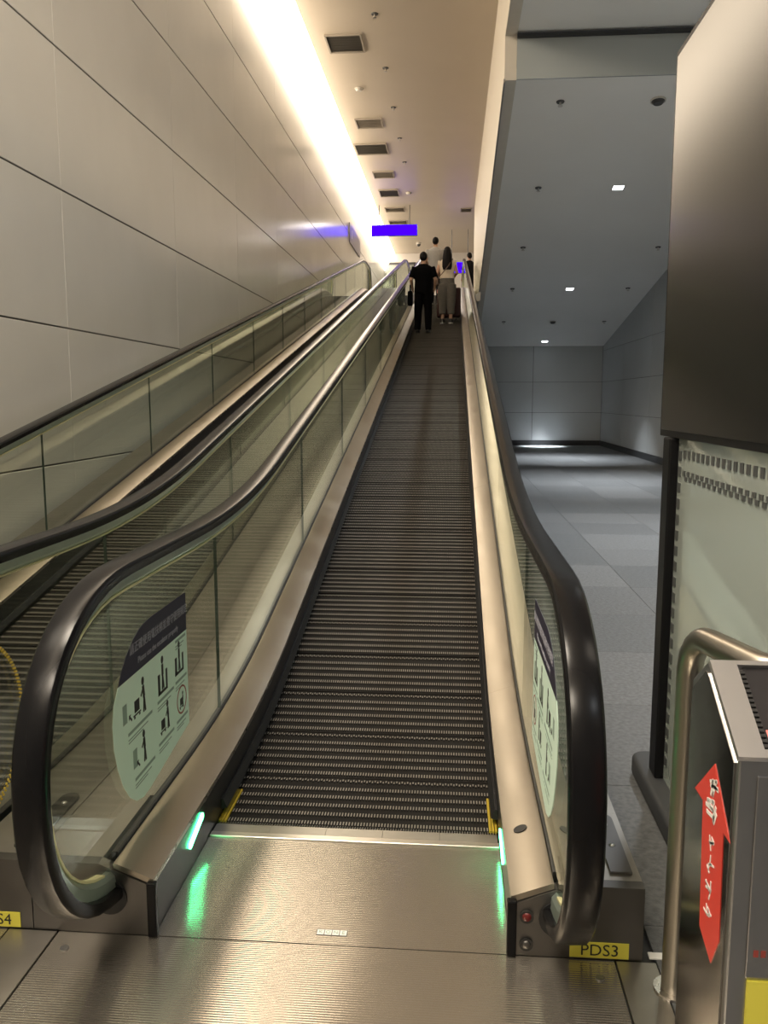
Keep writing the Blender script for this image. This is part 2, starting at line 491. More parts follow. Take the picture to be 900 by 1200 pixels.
for i, (x, y, en) in enumerate([(2.9, 9.4, 5.2), (2.9, -2.5, .5)]):  # added unseen lamps that brighten the side hall
    L = bpy.data.lights.new('hall_fill', 'AREA'); L.energy = FILLW * en; L.size = .5; L.color = (.92, .965, 1.0); L.spread = R(110)
    o = link(bpy.data.objects.new('hall_fill', L)); o.location = (x, y, ZN - .03)
for i, (x, y) in enumerate([(-1.7, 2.0), (-1.7, -3.0)]):  # added lamps out of view, lifting the near wall, ceiling and plate
    L = bpy.data.lights.new('entrance_fill', 'AREA'); L.energy = FILLW * 7.5; L.size = 1.6; L.color = (1.0, .88, .72)
    o = link(bpy.data.objects.new('entrance_fill', L)); o.location = (x, y, ZC - .03)
for i, (x, y) in enumerate([(-.9, 31.0), (1.9, 33.0)]):  # added fill that lights the upper landing
    L = bpy.data.lights.new('landing_fill', 'AREA'); L.energy = 35; L.size = .8; L.color = (1.0, .93, .84)
    o = link(bpy.data.objects.new('landing_fill', L)); o.location = (x, y, ZC - .03)

# ================================================================== MOVING WALKWAYS
CUT_A = 2.135
def arc(path):
    s = [0]
    for a, b in zip(path, path[1:]): s.append(s[-1] + math.dist(a, b))
    return s
def pallet_mesh():
    L, n, rows = .38, 92, 6
    mb = MB(); mb.box(-.5, .5, .002, L - .002, -.03, -.006, 0)
    p = 1.0 / n; rp = L / rows
    for r in range(rows):
        seam = r == rows - 1
        a = r * rp + (.012 if not seam else .018); b = r * rp + rp * (.66 if not seam else .62)
        for k in range(n):
            x = -.5 + (k + .5) * p; w2 = p * .22
            o = (.006 if (seam and k % 2) else 0)
            y_a, y_b = a + o, b + o
            v = [(x - w2, y_a, -.006), (x + w2, y_a, -.006), (x + w2, y_b, -.006), (x - w2, y_b, -.006),
                 (x - w2, y_a + .003, 0), (x + w2, y_a + .003, 0), (x + w2, y_b - .003, 0), (x - w2, y_b - .003, 0)]
            mb.add(v, [(0, 1, 5, 4), (1, 2, 6, 5), (2, 3, 7, 6), (3, 0, 4, 7)], 0); mb.add(v, [(4, 5, 6, 7)], 1)
    me = bpy.data.meshes.new('pallet'); me.from_pydata(mb.v, [], mb.f)
    me.polygons.foreach_set('material_index', mb.m)
    me.materials.append(MATS['pallet_low']); me.materials.append(MATS['pallet_top']); me.update()
    return me
PALLET = pallet_mesh()

RAILSEC = [(-.041, -.014), (-.042, .006), (-.040, .013), (-.034, .019), (-.026, .021), (0, .0225), (.026, .021), (.034, .019), (.040, .013), (.042, .006), (.041, -.014), (.032, -.018), (-.032, -.018)]
SEAMS = [3.28 + 2.0 * k for k in range(12)]

def sticker(parent, xface, side):
    """pale D-shaped safety sticker on the inner face of the first pane; side=-1 left glass, +1 right glass"""
    s = empty('safety_sticker', (xface, 2.5, .55), parent=parent)
    s['label'] = 'pale green safety sticker with navy header and pictograms'
    def X(d): return -side * d
    cy, cz = 2.5, .55
    out = [(2.865, .345), (2.865, .70), (2.24, .70), (2.205, .655), (2.192, .60), (2.195, .53), (2.215, .46), (2.25, .39), (2.295, .335), (2.345, .30), (2.40, .285), (2.46, .287)]
    head = [(2.865, .70), (2.865, .838), (2.50, .838), (2.43, .83), (2.37, .81), (2.31, .775), (2.265, .735), (2.24, .70)]
    def fl(name, pts, m, a, b, par=s):
        return MB().prism([(p[0] - cy, p[1] - cz) for p in pts], 'X', X(a), X(b)).obj(name, m, par)
    fl('backing', out, 'sticker_pale', .0, .001)
    hd = fl('header', head, 'sticker_navy', .0, .001)
    # text reads along +Y on the left glass and along -Y on the right one
    def M(y, z):
        if side < 0: B = Matrix(((0, 0, 1, X(.0012)), (1, 0, 0, y - cy), (0, 1, 0, z - cz), (0, 0, 0, 1)))
        else: B = Matrix(((0, 0, -1, X(.0012)), (-1, 0, 0, y - cy), (0, 1, 0, z - cz), (0, 0, 0, 1)))
        return B
    text_mesh('header_text', '請正確使用電扶梯並遵守使用規定', .036, 'print_pale', s, M(2.605, .778), thick=.0003)
    text_mesh('header_text', 'Please use the escalator properly', .028, 'print_pale', s, M(2.585, .732), thick=.0003)
    def bars(y0_, z, n, w_, parent_=s):
        mb = MB()
        for k in range(n):
            ww = w_ * (1, .8, .6)[k % 3]; hh = .010 if k == 0 else .004
            zz = z - (0 if k == 0 else .006 + k * .009)
            mb.box(X(.001), X(.0015), y0_ - cy, y0_ + ww - cy, zz - cz, zz + hh - cz)
        return mb.obj('text_line', 'ink_grey', parent_)
    d = 1 if side < 0 else 1
    def person(mb, y, z, h, lean=0.0, arm=True):
        hd_ = h * .12
        mb.prism([(y - cy + lean * h + hd_ * math.cos(a) * .8, z - cz + h - hd_ + hd_ * math.sin(a)) for a in [2 * PI * k / 10 for k in range(10)]], 'X', X(.001), X(.0016))
        def bar(p, q, t):
            (a0, b0), (a1, b1) = p, q; L = math.hypot(a1 - a0, b1 - b0); nx, nz = -(b1 - b0) / L * t, (a1 - a0) / L * t
            mb.prism([(a0 - nx, b0 - nz), (a1 - nx, b1 - nz), (a1 + nx, b1 + nz), (a0 + nx, b0 + nz)], 'X', X(.001), X(.0016))
        yy_, zz_ = y - cy, z - cz
        bar((yy_, zz_ + h * .42), (yy_ + lean * h * .8, zz_ + h * .75), h * .075)
        bar((yy_, zz_ + h * .45), (yy_ - h * .05, zz_), h * .045); bar((yy_, zz_ + h * .45), (yy_ + h * .08, zz_), h * .045)
        if arm: bar((yy_ + lean * h * .7, zz_ + h * .7), (yy_ - h * .22, zz_ + h * .5), h * .035)
        return bar
    def cart(mb, y, z, w_):
        yy_, zz_ = y - cy, z - cz
        mb.box(X(.001), X(.0016), yy_ - w_ * .4, yy_ + w_ * .4, zz_ + w_ * .35, zz_ + w_ * 1.1)
        mb.box(X(.001), X(.0016), yy_ - w_ * .6, yy_ + w_ * .6, zz_ + w_ * .16, zz_ + w_ * .26)
        mb.box(X(.001), X(.0016), yy_ - w_ * .5, yy_ - w_ * .3, zz_, zz_ + w_ * .14); mb.box(X(.001), X(.0016), yy_ + w_ * .3, yy_ + w_ * .5, zz_, zz_ + w_ * .14)
    def icon(f):
        mb = MB(); f(mb); return mb.obj('pictogram', 'ink', s)
    def arrow(mb, y, z, q):
        yy_, zz_ = y - cy, z - cz
        mb.prism([(yy_ - q, zz_ + q), (yy_ + q * .3, zz_ + q), (yy_ - q, zz_ - q * .3)], 'X', X(.001), X(.0016))
        mb.prism([(yy_ - q * .6, zz_ + q * .2), (yy_ - q * .2, zz_ + q * .6), (yy_ + q, zz_ - q * .6), (yy_ + q * .6, zz_ - q)], 'X', X(.001), X(.0016))
    icon(lambda mb: (person(mb, 2.435, .555, .115, -.06), cart(mb, 2.375, .560, .05), arrow(mb, 2.322, .575, .012)))
    def onwalk(mb, y, z, h):
        person(mb, y, z + .012, h, 0, False)
        yy_, zz_ = y - cy, z - cz
        mb.box(X(.001), X(.0016), yy_ - .042, yy_ + .042, zz_, zz_ + .01)
        mb.box(X(.001), X(.0016), yy_ - .045, yy_ - .025, zz_, zz_ + h * .62); mb.box(X(.001), X(.0016), yy_ + .03, yy_ + .045, zz_, zz_ + h * .62)
    icon(lambda mb: onwalk(mb, 2.605, .555, .115))
    icon(lambda mb: onwalk(mb, 2.775, .565, .105))
    icon(lambda mb: (person(mb, 2.425, .395, .105, -.05), arrow(mb, 2.37, .41, .012)))
    icon(lambda mb: (person(mb, 2.645, .415, .10, -.05), cart(mb, 2.595, .415, .045)))
    icon(lambda mb: (cart(mb, 2.785, .43, .035), person(mb, 2.80, .43, .06)))
    ring = MB(); n = 24
    for k in range(n):
        a0, a1 = 2 * PI * k / n, 2 * PI * (k + 1) / n
        ring.prism([(2.79 - cy + r_ * math.cos(a), .462 - cz + r_ * math.sin(a)) for r_, a in ((.052, a0), (.052, a1), (.046, a1), (.046, a0))], 'X', X(.001), X(.0017))
    ring.obj('prohibition_ring', 'ink_red', s)
    for (y, z) in [(2.285, .60), (2.35, .435)]:
        MB().box(X(.001), X(.0013), y - .02 - cy, y + .012 - cy, z - .028 - cz, z + .032 - cz).obj('pictogram', 'ink_grey', s)
    for (y, z, w_) in [(2.30, .525, .20), (2.55, .53, .16), (2.73, .535, .12), (2.34, .365, .17), (2.55, .385, .15), (2.73, .39, .12), (2.74, .682, .11)]:
        bars(y, z, 3, w_)
    return s

def walkway(xc, label, full):
    W = empty('moving_walkway', (xc, 0, 0)); tag(W, label, 'moving walkway', 'inclined moving walkways')
    # pallets
    path = [(y, belt_z(y)) for y in [2.79 + .02 * i for i in range(int((K1 + .6 - 2.79) / .02))]]
    S = arc(path); s = 0.0; i = 0
    while s + .38 < S[-1]:
        while S[i] < s: i += 1
        j = i
        while S[j] < s + .38: j += 1
        a, b = path[i], path[j]
        o = link(bpy.data.objects.new('pallet', PALLET), W)
        o.location = (0, a[0], a[1] - .004); o.rotation_euler = (math.atan2(b[1] - a[1], b[0] - a[0]), 0, 0)
        s += .38
    # combs, threshold and landing plates
    for yb0, sg, z in ((2.79, -1, 0), (K1 + .55, 1, ZU)):
        for k in range(5):
            x0, x1 = -.505 + .202 * k, -.505 + .202 * (k + 1) - .0012
            mb = MB(); pr = [(yb0 + sg * .005, z - .012), (yb0 + sg * .075, z - .012), (yb0 + sg * .075, z + .004), (yb0 + sg * .02, z + .003)]
            mb.prism(pr, 'X', x0, x1)
            for t in range(22):
                xx = x0 + .005 + t * .0091
                mb.prism([(yb0 + sg * .02, z + .003), (yb0 + sg * .02, z - .008), (yb0 - sg * .012, z - .006)], 'X', xx, xx + .0045)
            mb.obj('comb_segment', 'comb_metal', W)
        ya, yc = sorted((yb0 + sg * .076, yb0 + sg * .105))
        MB().box(-.508, .508, ya, yc, z - .012, z + .005).obj('threshold_strip', 'strip_metal', W, bevel=.001, seg=1)
    yt = 2.79 - .106
    MB().box(-.508, .508, CUT_A + .002, yt, -.012, .0).obj('landing_plate', 'ribbed_plate', W)
    MB().box(-.79, .79, .35, CUT_A - .002, -.012, .0).obj('landing_plate', 'ribbed_plate', W)
    MB().box(-.79, .79, -.45, .346, -.012, .0).obj('landing_plate', 'ribbed_plate', W)
    MB().box(-.508, .508, K1 + .66, K1 + 1.19, ZU - .012, ZU).obj('landing_plate', 'ribbed_plate', W)
    if full:
        k = empty('maker_plate', (.0, 2.19, .0), parent=W)
        MB().box(-.045, .045, -.014, .014, -.002, .0008).obj('plate_rim', 'base_steel', k)
        for q, ch in enumerate('KONE'):
            x = -.033 + q * .022
            MB().box(x - .0098, x + .0098, -.011, .011, .0008, .0016).obj('letter_tile', 'white_paint', k)
            text_mesh('letter', ch, .019, 'ink_grey', k, Matrix.Translation((x, 0, .0018)), thick=.0003)
        for (x, y) in [(-.74, 2.06), (.74, 2.06)]:
            MB().cyl((x, y, 0), .012, .003, n=14).box(x - .008, x + .008, y - .0015, y + .0015, .003, .0034).obj('screw', 'screw', W)
    for side in (-1, 1):
        x = 0
        # truss cladding below, skirt, brush
        sweep('skirt_panel', belt_path(CUT_A, K1 + 1.19), [(HALF_SKIRT, -.03), (HALF_SKIRT + .012, -.03), (HALF_SKIRT + .012, .165), (HALF_SKIRT, .165)], x, 'skirt_dark', W, side)
        sweep('skirt_edge', belt_path(CUT_A + .012, K1 + 1.19), [(HALF_SKIRT - .003, .152), (HALF_SKIRT - .0005, .152), (HALF_SKIRT - .0005, .165), (HALF_SKIRT - .003, .165)], x, 'steel', W, side)
        sweep('skirt_brush', belt_path(2.84, K1 + .4), [(HALF_SKIRT - .024, .028), (HALF_SKIRT - .001, .022), (HALF_SKIRT - .001, .06), (HALF_SKIRT - .010, .062)], x, 'black_brush', W, side)
        for q in range(3):
            MB().box(*sorted((side * (.478 + q * .0105), side * (.486 + q * .0105))), 2.795, 3.04, -.004, .003).obj('edge_marking', 'yellow_paint', W)
        # inner deck sections, gasket
        cuts = [CUT_A + .004, 3.62, 6.6, 9.6, 12.6, 15.6, 18.6, 21.6, 24.6, K1 + 1.15]
        for a, b in zip(cuts, cuts[1:]):
            sweep('inner_deck', belt_path(a + .001, b - .001), [(HALF_SKIRT - .004, .166), (HALF_SKIRT - .004, .172), (HALF_SKIRT + .105, .214), (HALF_SKIRT + .113, .214), (HALF_SKIRT + .113, .20), (HALF_SKIRT + .013, .16)], x, 'deck_steel', W, side)
        sweep('glass_gasket', belt_path(CUT_A + .05, K1 + 1.1), [(HALF_GLASS - .0105, .17), (HALF_GLASS + .011, .17), (HALF_GLASS + .011, .222), (HALF_GLASS + .007, .224), (HALF_GLASS - .007, .224), (HALF_GLASS - .0105, .222)], x, 'gasket', W, side)
        # outer deck and cladding
        sweep('outer_deck', belt_path(2.55, K1 + 1.15), [(HALF_GLASS + .0115, .20), (HALF_GLASS + .0115, .215), (HALF_OUT, .215), (HALF_OUT, .20)], x, 'cover_steel', W, side)
        ys = yseq(2.55, K1 + 1.15)
        zlow = lambda y: max(0.001, belt_z(y) - 1.0)
        mb = MB(); n = len(ys)
        v = [(side * (HALF_OUT - .012 * e), y, z) for e in (0, 1) for y in ys for z in (zlow(y), belt_z(y) + .199)]
        f = []
        for i in range(n - 1):
            f += [(2 * i, 2 * i + 2, 2 * i + 3, 2 * i + 1), (2 * n + 2 * i, 2 * n + 2 * i + 1, 2 * n + 2 * i + 3, 2 * n + 2 * i + 2),
                  (2 * i, 2 * n + 2 * i, 2 * n + 2 * i + 2, 2 * i + 2), (2 * i + 1, 2 * i + 3, 2 * n + 2 * i + 3, 2 * n + 2 * i + 1)]
        f += [(0, 1, 2 * n + 1, 2 * n), (2 * n - 2, 4 * n - 2, 4 * n - 1, 2 * n - 1)]
        mesh_obj('outer_cladding', v, f, 'cover_steel', W)
        # newel base: front plate, top cover, rounded plate with screws
        a, b = sorted((side * (HALF_SKIRT + .013), side * HALF_OUT))
        nb = MB(); nb.prism([(side * (HALF_SKIRT + .013), .001), (side * HALF_OUT, .001), (side * HALF_OUT, .215), (side * (HALF_GLASS + .03), .215), (side * (HALF_SKIRT + .113), .198), (side * (HALF_SKIRT + .013), .157)], 'Y', CUT_A, 2.17)
        base = nb.obj('newel_base', 'base_steel', W)
        MB().box(*sorted((side * (HALF_GLASS + .03), side * HALF_OUT)), 2.171, 2.549, .195, .215).obj('newel_cover', 'cover_steel', W)
        MB().box(*sorted((side * (HALF_OUT - .012), side * HALF_OUT)), 2.171, 2.549, .001, .194).obj('newel_side', 'base_steel', W)
        rp = []
        for k in range(9): rp.append((side * (.815 + .03 * math.cos(PI * k / 8)), 2.50 + .03 * math.sin(PI * k / 8)))
        rp += [(side * .785, 2.20), (side * .845, 2.20)]
        pl = side > 0 and MB().prism(rp, 'Z', .2155, .2235).obj('cover_plate', 'base_steel', W)
        for yq in ((2.46, 2.34) if side > 0 else ()): MB().ell((side * .815, yq, .2235), (.009, .009, .005), 10, 6).obj('screw', 'screw', pl, smooth=True)
        MB().box(*sorted((side * (HALF_SKIRT - .014), side * (HALF_SKIRT + .0125))), CUT_A - .012, CUT_A + .012, .001, .166).obj('corner_strip', 'black_rubber', W, bevel=.004)
        MB().cyl((side * HALF_GLASS, CUT_A - .006, .115), .052, .012, 'Y', 24).obj('handrail_inlet', 'black_brush', W)
        # handrail, guide, glass
        sweep('handrail', RAIL, RAILSEC, side * HALF_GLASS, 'black_rubber', W)
        sweep('rail_guide', RAIL, [(-.022, -.0185), (.022, -.0185), (.019, -.048), (.0075, -.062), (-.0075, -.062), (-.019, -.048)], side * HALF_GLASS, 'guide_metal', W)
        sweep('lit_edge_strip', RAIL[4:-4], [(-.012, -.0625), (.012, -.0625), (.012, -.069), (-.012, -.069)], side * HALF_GLASS, 'lit_edge_yellow', W)  # added strip; its yellow stands for light caught on the glass edge
        ed = [None] + SEAMS + [None]
        low = [p for p in RAIL if p[0] < 2.55 and p[1] < 1.2]
        top = [p for p in RAIL if p[1] > ZU - .2 and p[0] > YE - .11]
        for k in range(len(ed) - 1):
            a, b = ed[k], ed[k + 1]
            if a is None:
                arcp = []
                for i, p in enumerate(low[2:-1]):
                    q, r_ = low[i + 1], low[i + 3]; ty, tz = r_[0] - q[0], r_[1] - q[1]; L = math.hypot(ty, tz)
                    arcp.append((p[0] + tz / L * .05, p[1] - ty / L * .05))
                arcp = [p for p in arcp if p[0] < 2.56 and p[1] > .185]
                pts = arcp + [(y, rail_z(y) - .05) for y in yseq(2.6, b - .002)] + [(y, belt_z(y) + .19) for y in reversed(yseq(2.3, b - .002))]
            elif b is None:
                arcp = []
                for i in range(1, len(top) - 1):
                    p, q, r_ = top[i], top[i - 1], top[i + 1]; ty, tz = r_[0] - q[0], r_[1] - q[1]; L = math.hypot(ty, tz)
                    arcp.append((p[0] + tz / L * .05, p[1] - ty / L * .05))
                arcp = [p for p in arcp if p[0] > YE + .02 and p[1] > ZU + .16]
                pts = [(y, rail_z(y) - .05) for y in yseq(a + .002, YE)] + arcp + [(y, belt_z(y) + .19) for y in reversed(yseq(a + .002, YE + .1))]
            else:
                ys = yseq(a + .002, b - .002)
                pts = [(y, rail_z(y) - .05) for y in ys] + [(y, belt_z(y) + .19) for y in reversed(ys)]
            n = len(pts); xg = side * HALF_GLASS
            v = [(xg - .006, *p) for p in pts] + [(xg + .006, *p) for p in pts]
            f = [tuple(range(n)), tuple(range(n, 2 * n))[::-1]] + [(i, (i + 1) % n, n + (i + 1) % n, n + i) for i in range(n)]
            o = mesh_obj('glass_pane', v, f, None, W, mats=['glass', 'glass_edge'], fmat=[0, 0] + [1] * n)
        # green direction light, buttons, sensor
        xs_ = side * (HALF_SKIRT - .0005)
        cap = []
        (ya, za), (yb2, zb) = ((2.475, .085), (2.605, .118)) if side < 0 else ((2.50, .065), (2.66, .075))
        dy, dz = yb2 - ya, zb - za; L = math.hypot(dy, dz); ang = math.atan2(dz, dy)
        for k in range(9): cap.append((yb2 + .011 * math.cos(ang - PI / 2 + PI * k / 8), zb + .011 * math.sin(ang - PI / 2 + PI * k / 8)))
        for k in range(9): cap.append((ya + .011 * math.cos(ang + PI / 2 + PI * k / 8), za + .011 * math.sin(ang + PI / 2 + PI * k / 8)))
        if full:
            MB().prism(cap, 'X', xs_, xs_ - side * .005).obj('direction_light', 'green_led', W)['label'] = 'glowing green direction light'
        if side > 0:
            for z, m_ in ((.119, 'red_button'), (.037, 'base_steel')):
                b_ = MB().cyl((.55, CUT_A - .006, z), .019, .006, 'Y', 20).obj('button_rim', 'gasket', W)
                MB().ell((.55, CUT_A - .006, z), (.013, .006, .013), 12, 8).obj('button', m_, b_, smooth=True)
            lp = MB().box(.669, .829, CUT_A - .002, CUT_A - .0002, .006, .052).obj('label_plate', 'label_yellow', W)
            lp['label'] = 'yellow unit label with black lettering'
            text_mesh('lettering', 'PDS3' if full else 'PDS4', .048, 'ink', lp, Matrix(((1, 0, 0, .75), (0, 0, -1, CUT_A - .0025), (0, 1, 0, .028), (0, 0, 0, 1))), thick=.0002)
        for yq in ((2.47,) if full and side > 0 else ()):
            # oval sensor window set in the inner deck
            pts = [(.022 * math.cos(2 * PI * k / 18), .02 * math.sin(2 * PI * k / 18)) for k in range(18)]
            nx, nz = -.373, .928
            mb = MB(); vv = []
            for h in (.0, .003):
                for (u, t) in pts:
                    cx_, cz_ = HALF_SKIRT + .048, .172 + (.048 + .004) * .385
                    vv.append((side * (cx_ + u * .93 + nx * h), yq + t, cz_ + u * .373 + nz * h))
            mb.add(vv, [tuple(range(18))[::-1], tuple(range(18, 36))] + [(i, (i + 1) % 18, 18 + (i + 1) % 18, 18 + i) for i in range(18)])
            mb.obj('sensor_window', 'gasket', W)
        if full: sticker(W, side * (HALF_GLASS - .0065), side)
    return W
W1 = walkway(XC[0], 'inclined moving walkway carrying passengers, unit label PDS3 on its base', True)
W2 = walkway(XC[1], 'empty inclined moving walkway beside the panelled wall, neighbour to the one carrying passengers', False)
# bead edging stuck to the neighbour's outer glass
mb = MB()
for k in range(76):
    a = -PI / 2 * 1.15 + PI * 1.15 * k / 75
    for e in (0, 1):
        r_ = 1 - .028 * e
        mb.ell((HALF_GLASS + .011, 2.22 + .325 * r_ * math.cos(a), .525 + .30 * r_ * math.sin(a + (.02 if e else 0))), (.004, .0042, .0042), 6, 4)
bo = mb.obj('bead_edging', 'bead_yellow', W2, smooth=True); bo['kind'] = 'stuff'; bo['label'] = 'curved edging of tiny yellow beads'

# floor trims between and beside the plates
def strip(x0, x1, nm): tag(MB().box(x0, x1, -.45, CUT_A - .004, -.012, .002).obj(nm, 'cover_steel', bevel=.001, seg=1), kind='structure')
strip(XC[0] + .795, .572, 'trim_5')
strip(XC[1] + .795, XC[0] - .795, 'trim_6')
strip(-2.998, XC[1] - .795, 'trim_7')
tag(MB().box(.558, .622, 2.145, 2.172, .0, .006).obj('floor_marker', 'white_paint', bevel=.002), 'small white marker bar stuck on the carpet beside the labelled base', 'marker')
# guard plate where the rail meets the sloped ceiling
gp = MB().prism([(.45, 3.99), (.64, 4.09), (.655, 4.05), (.64, 3.87), (.53, 3.87)], 'Y', 20.5, 20.53)
tag(gp.obj('guard_plate', 'cover_steel', bevel=.004), 'grey pointed guard plate hanging where the handrail nears the bulkhead', 'guard plate')

# ================================================================== CEILING FIXTURES
def vent(x0, y0_, x1, y1, label, m):
    o = empty('ceiling_vent', ((x0 + x1) / 2, (y0_ + y1) / 2, ZC)); tag(o, label, 'vent')
    a, b = (x1 - x0) / 2, (y1 - y0_) / 2
    MB().box(-a, a, -b, -b + .03, -.03, 0).box(-a, a, b - .03, b, -.03, 0).box(-a, -a + .03, -b + .03, b - .03, -.03, 0).box(a - .03, a, -b + .03, b - .03, -.03, 0).obj('frame', 'vent_frame', o)
    MB().box(-a + .03, a - .03, -b + .03, b - .03, -.006, -.001).obj('back_panel', m, o)
    mb = MB(); n = 7
    for k in range(n):
        yq = -b + .03 + (k + .5) * (2 * b - .06) / n
        mb.prism([(yq - .02, -.022), (yq + .02, -.008), (yq + .02, -.006), (yq - .02, -.02)], 'X', -a + .03, a - .03)
    mb.obj('slats', m, o)
vent(-2.29, 15.2, -1.64, 15.95, 'dark louvred ceiling vent with a mottled grille, first above the walkways', 'vent_dark')
vent(-2.27, 19.55, -1.66, 20.2, 'pale framed ceiling vent before the widest dark grille', 'vent_frame')
vent(-2.51, 21.4, -1.69, 22.3, 'widest dark ceiling vent over the walkway', 'vent_dark')
vent(-2.29, 23.95, -1.70, 24.6, 'pale framed ceiling vent after the widest dark grille', 'vent_frame')
vent(-2.30, 25.95, -1.69, 26.8, 'small dark ceiling vent nearest the blue sign', 'vent_dark')
vent(-2.30, 28.3, -1.65, 28.9, 'pale ceiling vent directly above the blue sign', 'vent_frame')
vent(-2.32, 30.3, -1.66, 30.9, 'pale ceiling vent beyond the blue sign', 'vent_frame')
vent(.20, 28.6, .58, 29.1, 'small ceiling vent beside the bulkhead', 'vent_frame')
def sprinkler(x, y, z, label, group, slope=0):
    o = empty('sprinkler', (x, y, z)); o.rotation_euler = (slope, 0, 0); tag(o, label, 'sprinkler', group)
    MB().cyl((0, 0, -.012), .055, .012, r2=.06, n=14).obj('escutcheon', 'fixture_dark', o)
    MB().cyl((0, 0, -.06), .016, .05, n=10).cyl((0, 0, -.066), .035, .006, n=12).obj('head', 'steel', o)
for y, t in ((14.5, 'before the mottled vent'), (16.75, 'just past the mottled vent'), (18.9, 'short of the first pale vent'), (21.05, 'beside the widest dark vent'), (23.1, 'just past the widest dark vent')):
    sprinkler(-1.34, y, ZC, 'tiny dark sprinkler head on the warm walkway ceiling, ' + t, 'walkway ceiling sprinklers')
sl = -math.atan(.157)
for (x, y, t) in [(1.49, 12.65, 'bulkhead side, beside the gloss fascia'), (1.49, 15.6, 'bulkhead side, level with the lit downlight nearest the fascia'),
                  (1.49, 18.7, 'bulkhead side, between the first and middle downlights'), (4.37, 18.8, 'right wall side, between the first and middle downlights'),
                  (1.49, 21.75, 'bulkhead side, level with the middle downlight'), (4.37, 21.8, 'right wall side, level with the middle downlight'),
                  (1.48, 25.05, 'bulkhead side, level with the smoke detector near the end'), (4.39, 25.1, 'right wall side, level with the smoke detector near the end')]:
    sprinkler(x, y, hz(y), 'hall ceiling sprinkler, ' + t, 'side hall ceiling sprinklers', sl)
def detector(x, y, z, label, slope=0, r_=.09):
    o = empty('smoke_detector', (x, y, z)); o.rotation_euler = (slope, 0, 0); tag(o, label, 'smoke detector')
    MB().cyl((0, 0, -.02), r_, .02, n=18).obj('base', 'fixture_white', o)
    MB().cyl((0, 0, -.055), r_ * .6, .035, r2=r_ * .85, n=18).obj('sensor', 'fixture_dark' if slope else 'fixture_white', o)
detector(-1.96, 17.75, ZC, 'pale round smoke detector between the first two ceiling vents')
detector(-1.40, 26.4, ZC, 'pale round smoke detector beside the small dark vent')
detector(2.86, 12.68, hz(12.68), 'round smoke detector on the hall ceiling by the gloss fascia', sl, .11)
detector(2.91, 25.09, hz(25.09), 'round smoke detector on the hall ceiling between two lit downlights', sl)
c = empty('ceiling_camera', (-1.42, 34.6, ZC)); tag(c, 'small dark dome camera on the landing ceiling', 'camera')
MB().cyl((0, 0, -.06), .10, .06, n=18).obj('housing', 'fixture_white', c)
MB().ell((0, 0, -.07), (.08, .08, .08), 14, 8).obj('dome', 'fixture_dark', c, smooth=True)

# ---- signs
s = empty('hanging_sign', (-1.95, 28, 7.0)); tag(s, 'glowing blue hanging sign across the ceiling beyond the walkway tops', 'sign')
MB().box(-.755, .755, -.06, .06, -.175, .175).obj('housing', 'frame_dark', s, bevel=.01)
MB().box(-.745, .745, -.068, -.0605, -.165, .165).obj('light_face', 'blue_sign', s)
MB().cyl((-.5, 0, .175), .012, .62, n=8).obj('hanger', 'frame_dark', s); MB().cyl((.5, 0, .175), .012, .62, n=8).obj('hanger', 'frame_dark', s)
s = empty('hanging_sign', (.22, 32, 6.40)); tag(s, 'second glowing blue sign, lower and behind the long-haired woman', 'sign')
MB().box(-.55, .45, -.06, .06, -.20, .20).obj('housing', 'frame_dark', s, bevel=.01)
MB().box(-.54, .44, -.068, -.0605, -.19, .19).obj('light_face', 'blue_sign', s)
MB().cyl((-.3, 0, .2), .012, 1.19, n=8).obj('hanger', 'frame_dark', s); MB().cyl((.3, 0, .2), .012, 1.19, n=8).obj('hanger', 'frame_dark', s)
s = empty('wall_sign', (XW, 25.7, 6.27)); tag(s, 'grey wall sign plate mounted high on the panelled wall', 'sign')
MB().box(.002, .03, -1.33, 1.33, -.27, .27).obj('plate', 'sign_grey', s, bevel=.006)
MB().box(.0302, .032, -.9, -.75, -.1, .14).obj('symbol', 'white_paint', s)

# ================================================================== DISPLAY STAND
XS = .80
D = empty('display_stand', (XS + .06, 2.5, 0)); tag(D, 'tall black display screen on a stand with a frosted glass panel', 'display')
def dbox(name, x0, x1, y0_, y1, z0, z1, m, bevel=0):
    return MB().box(x0 - XS - .06, x1 - XS - .06, y0_ - 2.5, y1 - 2.5, z0, z1).obj(name, m, D, bevel=bevel)
dbox('housing', XS + .002, XS + .10, 1.80, 3.29, 1.392, 2.782, 'screen_frame', .004)
dbox('screen', XS - .001, XS + .0018, 1.825, 3.262, 1.417, 2.757, 'screen_black')
dbox('post', XS - .01, XS + .07, 3.09, 3.185, .085, 1.391, 'screen_frame', .006)
dbox('post', XS - .01, XS + .07, 1.84, 1.93, .085, 1.391, 'screen_frame', .006)
ft = MB()
def rr(x0, x1, y0_, y1, r_):
    p = []
    for (cx_, cy_, a0) in ((x1 - r_, y1 - r_, 0), (x0 + r_, y1 - r_, PI / 2), (x0 + r_, y0_ + r_, PI), (x1 - r_, y0_ + r_, 1.5 * PI)):
        for k in range(6): p.append((cx_ + r_ * math.cos(a0 + PI / 2 * k / 5), cy_ + r_ * math.sin(a0 + PI / 2 * k / 5)))
    return p
ft.prism([(x - XS - .06, y - 2.5) for x, y in rr(.752, 1.02, 1.78, 3.36, .06)], 'Z', 0, .085)
wn(ft.obj('foot', 'foot_grey', D, bevel=.018, seg=3), 40)
gpn = dbox('glass_panel', XS + .022, XS + .032, 1.935, 3.085, .09, 1.39, 'stand_glass')
fr = MB()
def dash(y, z, a, b): fr.box(XS + .019 - XS - .06, XS + .0218 - XS - .06, y - a - 2.5, y + a - 2.5, z - b, z + b)
yq = 3.0
